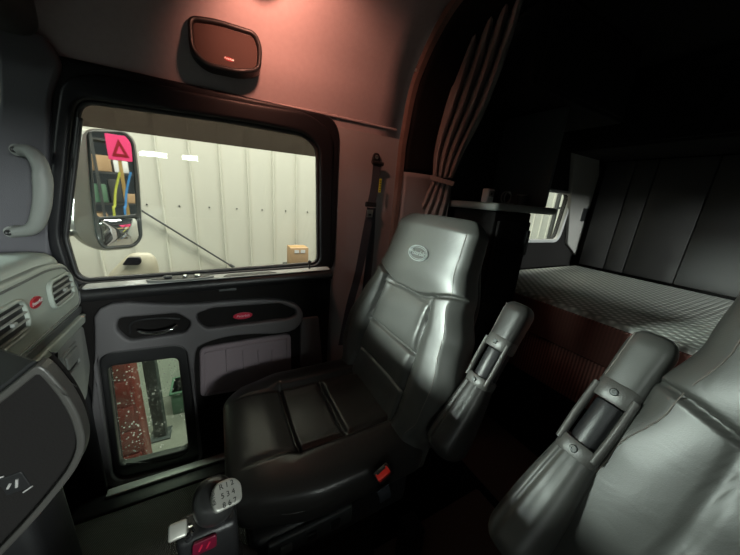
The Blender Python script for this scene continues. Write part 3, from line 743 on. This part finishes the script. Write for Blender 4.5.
tube('panel_bead', [Vector((DX + .007, y, z)) for y, z in inset(vp, .014)] , .003, 'dashdark', V, 6, 0)
def vent(c, rx, rz):
    L = rounded([(c[0] - rx, c[1] - rz), (c[0] + rx, c[1] - rz), (c[0] + rx, c[1] + rz), (c[0] - rx, c[1] + rz)], rz * .8, 7)
    v = slab('air_vent', [L, inset(L, .009)], '+X', DX + .016, .02, .004, 'dashplastic', db)
    slab('vent_back', [inset(L, .006)], '+X', DX + .008, .003, .001, 'black', v)
    for k in range(4):
        z = c[1] + rz * (-.6 + .4 * k); w = rx * (.86 if k in (1, 2) else .74)
        boxo('louvre', .003, .010, -w, w, -.0013, .0013, 'greyplastic', v, .001, 1, Matrix.Translation((DX + .007, c[0], z)) @ Matrix.Rotation(.25, 4, 'Y'))
    boxo('vent_tab', 0, .008, -.008, .008, -.005, .005, 'greyplastic', v, .002, 2, Matrix.Translation((DX + .014, c[0], c[1])))
    return v
vent((1.158, 1.004), .074, .045)
vent((.895, 1.004), .074, .047)
badge(db, (DX + .009, 1.022, 1.014), (0, 1, 0), (0, 0, 1), .027, .0155, 'redemblem', 'redemblem', 'silverline')
# darker strip, ledge and glovebox
slab('dash_strip', [rounded([(.60, .880), (1.275, .880), (1.285, .902), (.60, .902)], .006)], '+X', DX + .002, .02, .003, 'dashdark', db)
slab('dash_ledge', [rounded([(.60, .846), (1.26, .846), (1.275, .877), (.60, .877)], .008)], '+X', DX + .012, .03, .006, 'dashplastic', db)
gb = slab('glovebox_door', [rounded([(.60, .56), (1.17, .60), (1.245, .68), (1.262, .838), (.60, .838)], .02)], '+X', DX + .004, .03, .006, 'greyplastic', db)
gh_ = slab('glovebox_handle', [rounded([(1.07, .735), (1.175, .735), (1.175, .818), (1.07, .818)], .008), rounded([(1.08, .745), (1.165, .745), (1.165, .808), (1.08, .808)], .006)], '+X', DX + .010, .01, .002, 'greyplastic', gb)
slab('handle_paddle', [rounded([(1.082, .763), (1.163, .763), (1.163, .807), (1.082, .807)], .006)], '+X', DX + .014, .008, .003, 'greyplastic', gh_)
slab('handle_gap', [rounded([(1.082, .746), (1.163, .746), (1.163, .761), (1.082, .761)], .002)], '+X', DX + .0055, .003, .0005, 'black', gh_)

# centre console wing, facing the driver
CY = .60
cc = thing('center_console', 'black centre console wing with grey curved rim at the lower left', 'console', (-.4, .66, 0))
outer_px = [(38, 363), (52, 376), (68, 396), (79, 416), (85, 438), (84, 452), (76, 470), (60, 491), (40, 515), (20, 537), (-10, 568), (-60, 620), (-120, 620), (-120, 490), (-40, 423), (0, 394)]
Lo = rounded(pxY(outer_px, CY), .02, 3)
Li = inset(Lo, .012)
slab('console_rim', [Lo, Li], '-Y', CY, .03, .004, 'consolegrey', cc)
slab('console_face', [inset(Lo, .008)], '-Y', CY + .016, .04, .002, 'blackmatt', cc)
bm = bmesh.new()
lo3 = [Vector((x - .01, CY + .02, z)) for x, z in Lo]; hi3 = [Vector((x - .15, CY + .17, z - .012)) for i, (x, z) in enumerate(Lo)]
loft('', [lo3, hi3], 'black', None, bm=bm); mesh_obj('console_body', bm, 'black', cc)
boxo('console_base', -.70, -.36, CY + .03, CY + .16, .0, .80, 'black', cc, .02)
a = onY(14, 484, CY + .014)
mwS = frame((a.x, CY + .014, a.z), (1, 0, .15), (0, 0, 1))
so = curve_mesh('rocker_switch', [rect(-.016, -.02, .016, .02, .004)], .006, .002, 'black', cc, mwS)
for dx, hh in ((-.006, .004), (.004, .008)):
    tube('switch_symbol', [mwS @ Vector((dx - .003, -hh, .001)), mwS @ Vector((dx + .003, hh, .001))], .002, 'silverline', so, 6, 0)
for s_ in ([(-.018, .024), (-.004, .024)], [(.004, -.024), (.018, -.018)]):
    m0 = [mwS @ Vector((x, y, .001)) for x, y in s_]; tube('switch_bezel', m0, .0014, 'silverline', so, 6, 0)

# ------------------------------------------------------------------ gear lever
gs = thing('gear_lever', 'gear lever with silver shift pattern plate on a black knob', 'gear lever', (-.02, .46, 0))
kc = onY(214, 500, .46)
lathe('gaiter', [(.10, .30), (.10, .32), (.085, .38), (.09, .42), (.07, .47), (.072, .51), (.05, .56), (.034, .60)], (kc.x + .01, .47, 0), (0, 0, 1), 'blackmatt', gs)
boxo('lever_base', kc.x - .10, kc.x + .13, .36, .60, .0, .31, 'black', gs, .03, 4)
tube('lever_shaft', [(kc.x + .01, .468, .56), (kc.x + .005, .464, .68), (kc.x, .462, kc.z - .03)], .017, 'black', gs, 14)
# knob: rounded body with slanted top plate
up = (Vector((-.10, -.42, .9))).normalized(); side = Vector((1, 0, .1)); side = (side - up * side.dot(up)).normalized(); fw = up.cross(side)
secs = []
for i in range(25):
    t = i / 24; h = -.055 + .092 * t; e = abs(t - .52) / .52; r = math.sqrt(max(.0004, 1 - e ** 3.2)) * (.82 + .18 * smooth(t, 0, .55))
    secs.append([Vector((kc.x, .46, kc.z)) + up * h + side * superell(2 * PI * k / 40, .034 * r, .038 * r, 2.4)[0] + fw * superell(2 * PI * k / 40, .034 * r, .038 * r, 2.4)[1] for k in range(40)])
kn = loft('shift_knob', secs, 'knobleather', gs, angle=180)
pn_dir = Vector((.40, -.44, .80)).normalized()
pc = Vector((kc.x + .008, .455, kc.z)) + pn_dir * .041
mwP = frame(pc, (.93, .30, -.25), pn_dir.cross(Vector((.93, .30, -.25))))
pl = curve_mesh('shift_pattern_plate', [rounded([(-.025, -.022), (.023, -.022), (.027, .008), (.014, .023), (-.016, .023), (-.027, .006)], .010)], .012, .004, 'plate', kn, mwP)
for r_, row in enumerate(('R 1 2', '5 3 4', '8 6 7')):
    text('shift_pattern', row, .012, mwP @ Matrix.Translation((0, .013 - .0145 * r_, .0003)), 'black', pl, .0004)
text('shift_brand', 'EATON', .008, mwP @ Matrix.Translation((-.024, .004, .0003)) @ Matrix.Rotation(PI / 2, 4, 'Z'), 'black', pl, .0003)
# side splitter button and red badge
a = onY(178, 532, .45)
sb = thing('brake_lever', 'short chrome paddle lever beside the gear lever', 'lever', (a.x, .45, .6))
boxo('paddle', -.014, .014, -.013, .013, -.005, .005, 'plate', sb, .004, 3, Matrix.Translation(a + Vector((0, 0, .004))) @ Matrix.Rotation(.6, 4, 'X') @ Matrix.Rotation(.1, 4, 'Y'))
lathe('pivot_ball', [(.001, -.008), (.006, -.006), (.008, 0), (.006, .006), (.001, .008)], tuple(onY(190, 531, .45)), (0, 0, 1), 'chrome', sb, 14)
tube('lever_stem', [onY(188, 536, .45), onY(192, 552, .45), Vector((onY(192, 560, .45).x + .02, .46, .50))], .006, 'black', sb, 8)
a = onY(205, 543, .44)
rb = slab('switch_badge', [rounded([(a.x - .022, a.z - .016), (a.x + .018, a.z - .016), (a.x + .020, a.z + .014), (a.x - .018, a.z + .014)], .005)], '-Y', .435, .006, .0015, 'badgered', gs)
boxo('switch_housing', a.x - .045, a.x + .055, .442, .50, a.z - .10, a.z + .018, 'black', gs, .012, 3)
for dx_ in (-.010, .002):
    tube('badge_symbol', [Vector((a.x + dx_, .4345, a.z - .006)), Vector((a.x + dx_ + .006, .4345, a.z + .006))], .0016, 'redglow', rb, 6, 0)

# floor mats
m1 = slab('floor_mat', [rounded([(-.58, .55), (.02, .55), (.02, 1.26), (-.58, 1.26)], .04)], '+Z', .012, .012, .004, 'matrubber'); tag(m1, 'black ribbed rubber floor mat in front of the passenger seat', 'mat')
m2 = slab('carpet_piece', [rounded([(.25, .05), (1.05, .05), (1.05, .62), (.25, .62)], .02)], '+Z', .010, .010, .003, 'carpet'); tag(m2, 'brown carpet on the floor between the two seats', 'carpet')

# ------------------------------------------------------------------ outside: wing mirror
mi = thing('wing_mirror', 'chrome truck wing mirror with two glasses outside the door window', 'mirror', tuple(onY(105, 190, 1.75)))
mo_ = rounded(pxY([(78, 129), (128, 133), (139, 160), (140, 236), (130, 247), (95, 249), (75, 237), (77, 170)], 1.75), .04, 7)
Mc = onY(108, 190, 1.75); MR = Matrix.Translation(Mc) @ Matrix.Rotation(math.radians(0), 4, 'Z')
mnorm = Vector((.80, -.60, -.01)).normalized()     # the glass looks back towards the driver
mx_ = Vector((0, 0, 1)).cross(mnorm).normalized()
FM = frame(Mc, mx_, (0, 0, 1))
def mpx(pts):   # outline of the mirror on its own tilted plane
    out = []
    for px_, py_ in pts:
        r = ray(px_, py_); n = FM.to_3x3() @ Vector((0, 0, 1)); t = (Mc - EYE).dot(n) / r.dot(n); q = FM.inverted() @ (EYE + r * t); out.append((q.x, q.y))
    return out
O = rounded(mpx([(82, 128), (122, 130), (133, 140), (137, 170), (141, 238), (132, 248), (98, 251), (80, 242), (71, 225), (72, 190), (77, 150)]), .04, 7)
Ob = rounded(mpx([(84, 130), (122, 131), (131, 141), (136, 180), (140, 238), (132, 247), (100, 249), (93, 235), (88, 190)]), .03, 6)
bm = bmesh.new()
c0 = (sum(p[0] for p in O) / len(O), sum(p[1] for p in O) / len(O))
secs = []
for k in range(9):
    t = k / 8; sc = math.sqrt(max(0.02, 1 - (t * .96) ** 2.4)); secs.append([FM @ Vector((c0[0] + (x - c0[0]) * sc, c0[1] + (y - c0[1]) * sc, .012 - .13 * t)) for x, y in O])
loft('', secs, 'chrome', None, bm=bm); mesh_obj('mirror_shell', bm, 'satin', mi)
G1 = rounded(mpx([(86, 132), (120, 133), (129, 143), (134, 214), (94, 217)]), .02)
G2 = rounded(mpx([(95, 219), (135, 217), (138, 238), (130, 245), (101, 247)]), .02)
curve_mesh('mirror_bezel', [Ob, G1, G2], .02, .004, 'darksteel', mi, FM @ Matrix.Translation((0, 0, .018)))
gl_ = curve_mesh('mirror_glass', [inset(G1, -.003)], .003, .0, 'mirrorglass', mi, FM @ Matrix.Translation((0, 0, .014)))
for p_ in gl_.data.polygons: p_.use_smooth = False
# convex lower glass
gc = (sum(p[0] for p in G2) / len(G2), sum(p[1] for p in G2) / len(G2)); secs = []
for k in range(8):
    sc = 1 - k / 7.2; secs.append([FM @ Vector((gc[0] + (x - gc[0]) * sc, gc[1] + (y - gc[1]) * sc, .012 + .016 * (1 - sc * sc))) for x, y in inset(G2, -.003)])
loft('convex_glass', secs, 'mirrorglass', mi, angle=180)
a = onY(70, 233, 1.62)
tube('mirror_arm', [Vector((-.75, 1.45, 1.02)), onY(66, 234, 1.62), onY(84, 236, 1.76)], .014, 'chrome', mi, 12)
tube('mirror_arm', [Vector((-.70, 1.45, 1.62)), onY(84, 132, 1.80)], .014, 'chrome', mi, 12, 0)
# smoked rain deflector over the glass
rd = slab('rain_deflector', [rounded(pxY([(72, 98), (324, 130), (324, 158), (74, 125)], 1.43), .01)], '-Y', 1.425, .004, .001, 'glasstint'); tag(rd, 'smoked rain deflector along the top of the door window', 'deflector')
boxo('deflector_gasket', -.40, .48, 1.40, 1.425, 1.60, 1.62, 'black', rd)

# ------------------------------------------------------------------ the hall outside
HY = 3.8
boxo('ground', -14, 14, -12, HY + .1, -1.36, -1.30, 'concrete')['kind'] = 'structure'
hx = []
bm = bmesh.new(); pts = []
x = -8.88; sp = .288
while x < 14:
    pts += [(x, 0), (x + .005, -.020), (x + .016, -.020), (x + .021, 0)]; x += sp
V0 = [[bm.verts.new((px_, HY + dy, z)) for px_, dy in pts] for z in (-1.3, 5.5)]
for i in range(len(pts) - 1): bm.faces.new((V0[0][i], V0[0][i + 1], V0[1][i + 1], V0[1][i]))
hw_ = mesh_obj('wall_hall', bm, 'steelwall', None, True, 20); struct(hw_)
x = -8.88 + .16
while x < 9:
    if -2 < x < 3.2: lathe('cladding_screw', [(.003, 0), (.009, .0), (.009, .004), (.004, .006)], (x, HY - .002, 1.10), (0, -1, 0), 'darksteel', hw_, 8)
    x += sp
br = thing('brace_rod', 'thin dark diagonal brace rod in front of the white hall wall', 'rod', tuple(onY(230, 265, 3.755)))
tube('rod', [onY(100, 185, 3.755), onY(238, 270, 3.755)], .010, 'darksteel', br, 8, 0)
lathe('end_fitting', [(.018, -.03), (.018, .03)], onY(232, 266, 3.755), (1, 0, -.7), 'darksteel', br, 10)
# beige vehicle cowl
VY = 2.95
vc = onY(132, 275, VY)
ve = thing('machine_cover', 'beige rounded machine cover with a dark window on a dark steel post', 'machine', (vc.x, VY, -1.3))
vo = chaikin(pxY([(84, 310), (96, 286), (105, 271), (123, 253), (131, 249), (150, 249), (158, 257), (162, 285), (168, 310)], VY), 2, .2)
secs = []; cxm = sum(p[0] for p in vo) / len(vo); zb = min(p[1] for p in vo)
for k in range(13):
    t = k / 12; sc = (1 - .25 * max(0, .12 - t) / .12) * (1 - .45 * t)
    secs.append([Vector((cxm + (x - cxm) * sc, VY + t * .35, zb + (z - zb) * sc)) for x, z in vo])
loft('cover_shell', secs, 'beige', ve, angle=50)
slab('cover_window', [rounded(pxY([(122, 265), (128, 257), (140, 257), (142, 262), (139, 265)], VY), .015)], '-Y', VY - .010, .08, .006, 'darkglass', ve)
b1 = onY(155, 395, 3.12)
boxo('post', b1.x - .052, b1.x + .052, 3.07, 3.17, -1.29, zb + .02, 'darksteel', ve, .008)
boxo('foot_plate', b1.x - .09, b1.x + .09, 3.03, 3.21, -1.3, -1.28, 'darksteel', ve, .005)
boxo('cross_bar', cxm - .30, cxm + .30, VY + .06, 3.1, zb - .05, zb + .01, 'darksteel', ve, .008)
cbx = onY(299, 254, 3.4)
cx_b = thing('cardboard_box', 'brown cardboard box with two white labels at the window corner', 'box', (cbx.x, 3.5, cbx.z - .17))
boxo('box_body', cbx.x - .10, cbx.x + .12, 3.4, 3.62, cbx.z - .17, cbx.z + .075, 'cardboard', cx_b, .004)
for k in (0, 1): boxo('box_label', cbx.x - .055 + k * .075, cbx.x - .0 + k * .075, 3.396, 3.40, cbx.z + .012, cbx.z + .05, 'white', cx_b)
boxo('packing_tape', cbx.x - .10, cbx.x + .12, 3.49, 3.53, cbx.z + .074, cbx.z + .077, 'wood', cx_b)
rk = thing('storage_rack', 'dark steel shelf rack carrying the cardboard box', 'rack', (cbx.x, 3.5, -1.3))
boxo('shelf_board', cbx.x - .14, cbx.x + .8, 3.36, 3.70, cbx.z - .20, cbx.z - .172, 'darksteel', rk)
for sx in (-.12, .78):
    for yy in (3.38, 3.68): boxo('post', cbx.x + sx - .015, cbx.x + sx + .015, yy - .015, yy + .015, -1.3, cbx.z - .20, 'darksteel', rk)
# seen through the low window
x1_ = onY(137, 400, 2.6).x
rc = thing('tool_cabinet', 'red steel tool cabinet seen through the small lower window', 'cabinet', (x1_ - .4, 2.9, -1.3))
boxo('cabinet_body', x1_ - .85, x1_, 2.6, 2.78, -1.22, .05, 'redpaint', rc, .02)
for k in range(5): boxo('drawer', x1_ - .82, x1_ - .03, 2.585, 2.60, -1.19 + k * .245, -.97 + k * .245, 'redpaint', rc, .008)
for k in range(5): boxo('drawer_pull', x1_ - .7, x1_ - .15, 2.575, 2.586, -1.02 + k * .245, -1.0 + k * .245, 'satin', rc, .003)
for sx in (-.78, -.07): lathe('caster', [(.02, -.02), (.05, -.02), (.05, .02), (.02, .02)], (x1_ + sx, 2.66, -1.25), (0, 1, 0), 'rubber', rc, 14)
b2 = onY(178, 400, 3.45)
gc_ = thing('plastic_crate', 'grey green crate standing by the wall right of the dark post', 'crate', (b2.x + .1, 3.5, -1.3))
boxo('crate_body', b2.x - .06, b2.x + .26, 3.4, 3.72, -1.3, -1.0, 'bgreen', gc_, .015)
boxo('crate_rim', b2.x - .07, b2.x + .27, 3.39, 3.73, -1.03, -1.0, 'bgreen', gc_, .008)

# things the mirror shows, standing beside the truck on the driver's eye line
def reflect(px_, py_, dist):
    r = ray(px_, py_).normalized(); n = (FM.to_3x3() @ Vector((0, 0, 1))).normalized(); t = (Mc - EYE).dot(n) / r.dot(n); h = EYE + r * t; r2 = r - n * 2 * r.dot(n); return h + r2 * dist, r2
def behind(px_, py_, dist): return reflect(px_, py_, dist)[0]
sgp = behind(118, 160, 3.5)
sg = thing('pink_sign_board', 'bright pink board with a triangle on a wooden post, seen in the mirror', 'sign', (sgp.x, sgp.y, -1.3))
A_, B_ = behind(107, 159, 3.5), behind(128, 137, 3.5)
y0_, y1_ = min(A_.y, B_.y), max(A_.y, B_.y)
FXm = frame((sgp.x, 0, 0), (0, -1, 0), (0, 0, 1))
curve_mesh('board', [rect(-y1_, A_.z, -y0_, B_.z, .01)], .01, .002, 'pink', sg, FXm)
ym, zm, hh = -(y0_ + y1_) / 2, (A_.z + B_.z) / 2, (B_.z - A_.z) * .36
curve_mesh('triangle', [[(ym - hh * .8, zm - hh), (ym + hh * .8, zm - hh), (ym, zm + hh)], [(ym - hh * .35, zm - hh * .65), (ym + hh * .35, zm - hh * .65), (ym, zm + hh * .25)]], .002, .0004, 'redemblem', sg, FXm @ Matrix.Translation((0, 0, .003)))
boxo('post', sgp.x + .012, sgp.x + .045, sgp.y - .02, sgp.y + .02, -1.3, B_.z - .02, 'wood', sg)
for nm, mm, pa, pb, col_ in (('garden_hose', 'green', 114, 119, 'yellow green hose'), ('garden_hose', 'blue', 125, 120, 'blue hose')):
    o = tube(nm, [behind(pa + 4, 172, 3.45), behind(pa, 190, 3.45), behind(pa - 1, 205, 3.42), behind(pa, 225, 3.4), Vector((behind(pa, 225, 3.4).x, behind(pa, 225, 3.4).y, -1.28))], .014, mm, None, 8)
    tag(o, col_ + ' hanging below the pink board, seen in the mirror', 'hose')
rz = thing('parts_rack', 'tall dark rack of parts behind the pink board, seen in the mirror', 'rack', (4.6, 1.8, -1.3))
for k in range(8): boxo('rack_shelf', 4.3, 4.8, 1.2, 2.4, -1.1 + k * .5, -1.07 + k * .5, 'darksteel', rz)
for yy in (1.2, 1.8, 2.36): boxo('rack_post', 4.27, 4.31, yy, yy + .04, -1.3, 2.6, 'darksteel', rz)
random.seed(4)
for k in range(6):
    y = 1.26
    while y < 2.25:
        w_ = random.uniform(.14, .3); h_ = random.uniform(.14, .4); nm, mm, lb = random.choice([('cardboard_box', 'cardboard', 'brown box'), ('plastic_crate', 'bgreen', 'green crate'), ('toolbox', 'darksteel', 'dark toolbox'), ('storage_bin', 'white', 'white bin')])
        o = boxo(nm, 4.34, 4.72, y, min(y + w_, 2.34), -1.068 + k * .5, -1.068 + k * .5 + h_, mm, None, .01)
        tag(o, lb + ' on the parts rack reflected in the wing mirror', 'box', lb + 's on the parts rack'); y += w_ + .03

# ------------------------------------------------------------------ light
def area(name, loc, target, sx, sy, power, col):
    l = bpy.data.lights.new(name, 'AREA'); l.shape = 'RECTANGLE'; l.size = sx; l.size_y = sy; l.energy = power; l.color = col
    o = bpy.data.objects.new(name, l); link(o); o.location = loc; o.rotation_euler = (Vector(target) - Vector(loc)).to_track_quat('-Z', 'Y').to_euler(); return o
MINT = (.91, 1, .94)
area('hall_lamp_window_side', (.5, 2.3, 4.6), (.5, 3.6, 0), 6, .6, 430, (1, .95, .83))
area('fill_light_behind', (5.5, 2.5, 4.4), (5.5, 3.0, .8), 5, .5, 170, (1, .98, .9))  # added light, brightens the mirror view and what the sleeper window shows
area('hall_lamp_driver_side', (-2.5, -3.7, 2.85), (1.2, .5, .9), .7, .5, 30, MINT)
area('hall_lamp_sleeper_side', (2.0, -4.4, 1.95), (2.3, .9, 1.0), .9, .4, 330, MINT)
area('hall_lamp_driver_rear', (1.0, -4.2, 2.2), (-.45, 1.1, 1.0), .7, .5, 110, MINT)
area('hall_lamp_front', (-4.4, 1.8, 2.25), (.6, .80, 1.12), .4, .25, 14, MINT).data.spread = math.radians(23)
area('hall_lamp_far', (-6.0, -.4, 2.6), (.6, .1, 1.0), 1.0, .3, 50, MINT)
pl_ = bpy.data.lights.new('amber_bulb', 'SPOT'); pl_.energy = 12; pl_.color = (1, .40, .27); pl_.shadow_soft_size = .03; pl_.spot_size = math.radians(130); pl_.spot_blend = .6
po = bpy.data.objects.new('amber_bulb', pl_); link(po); po.location = (.20, 1.03, 2.0); po.rotation_euler = Vector((.32, .88, -.35)).to_track_quat('-Z', 'Y').to_euler()
# distant strip lamps whose reflections show in the door glass
for (qx, qy), lb, w in (((150, 154), 'left', .85), ((190, 158), 'right', .42)):
    r = ray(qx, qy); lx, ly, lz = r.x / r.y * 22.76, -20, 1.35 + r.z / r.y * 22.76
    t_ = thing('strip_lamp', ('longer' if w > .6 else 'shorter') + ' of two bright strip lamps mirrored in the door window glass', 'lamp', (lx, ly, lz), 'hall strip lamps')
    boxo('tube', lx - w, lx + w, ly - .1, ly + .1, lz - .14, lz + .14, 'lamp', t_, .02)
    boxo('reflector', lx - w - .05, lx + w + .05, ly - .2, ly + .2, lz + .14, lz + .2, 'white', t_, .02)
w = bpy.data.worlds.new('hall'); S.world = w; w.use_nodes = True
w.node_tree.nodes['Background'].inputs[0].default_value = (.75, .85, .82, 1); w.node_tree.nodes['Background'].inputs[1].default_value = .06
S.view_settings.view_transform = 'Standard'; S.view_settings.look = 'None'; S.view_settings.exposure = 0; S.view_settings.gamma = 1; S.view_settings.use_curve_mapping = False
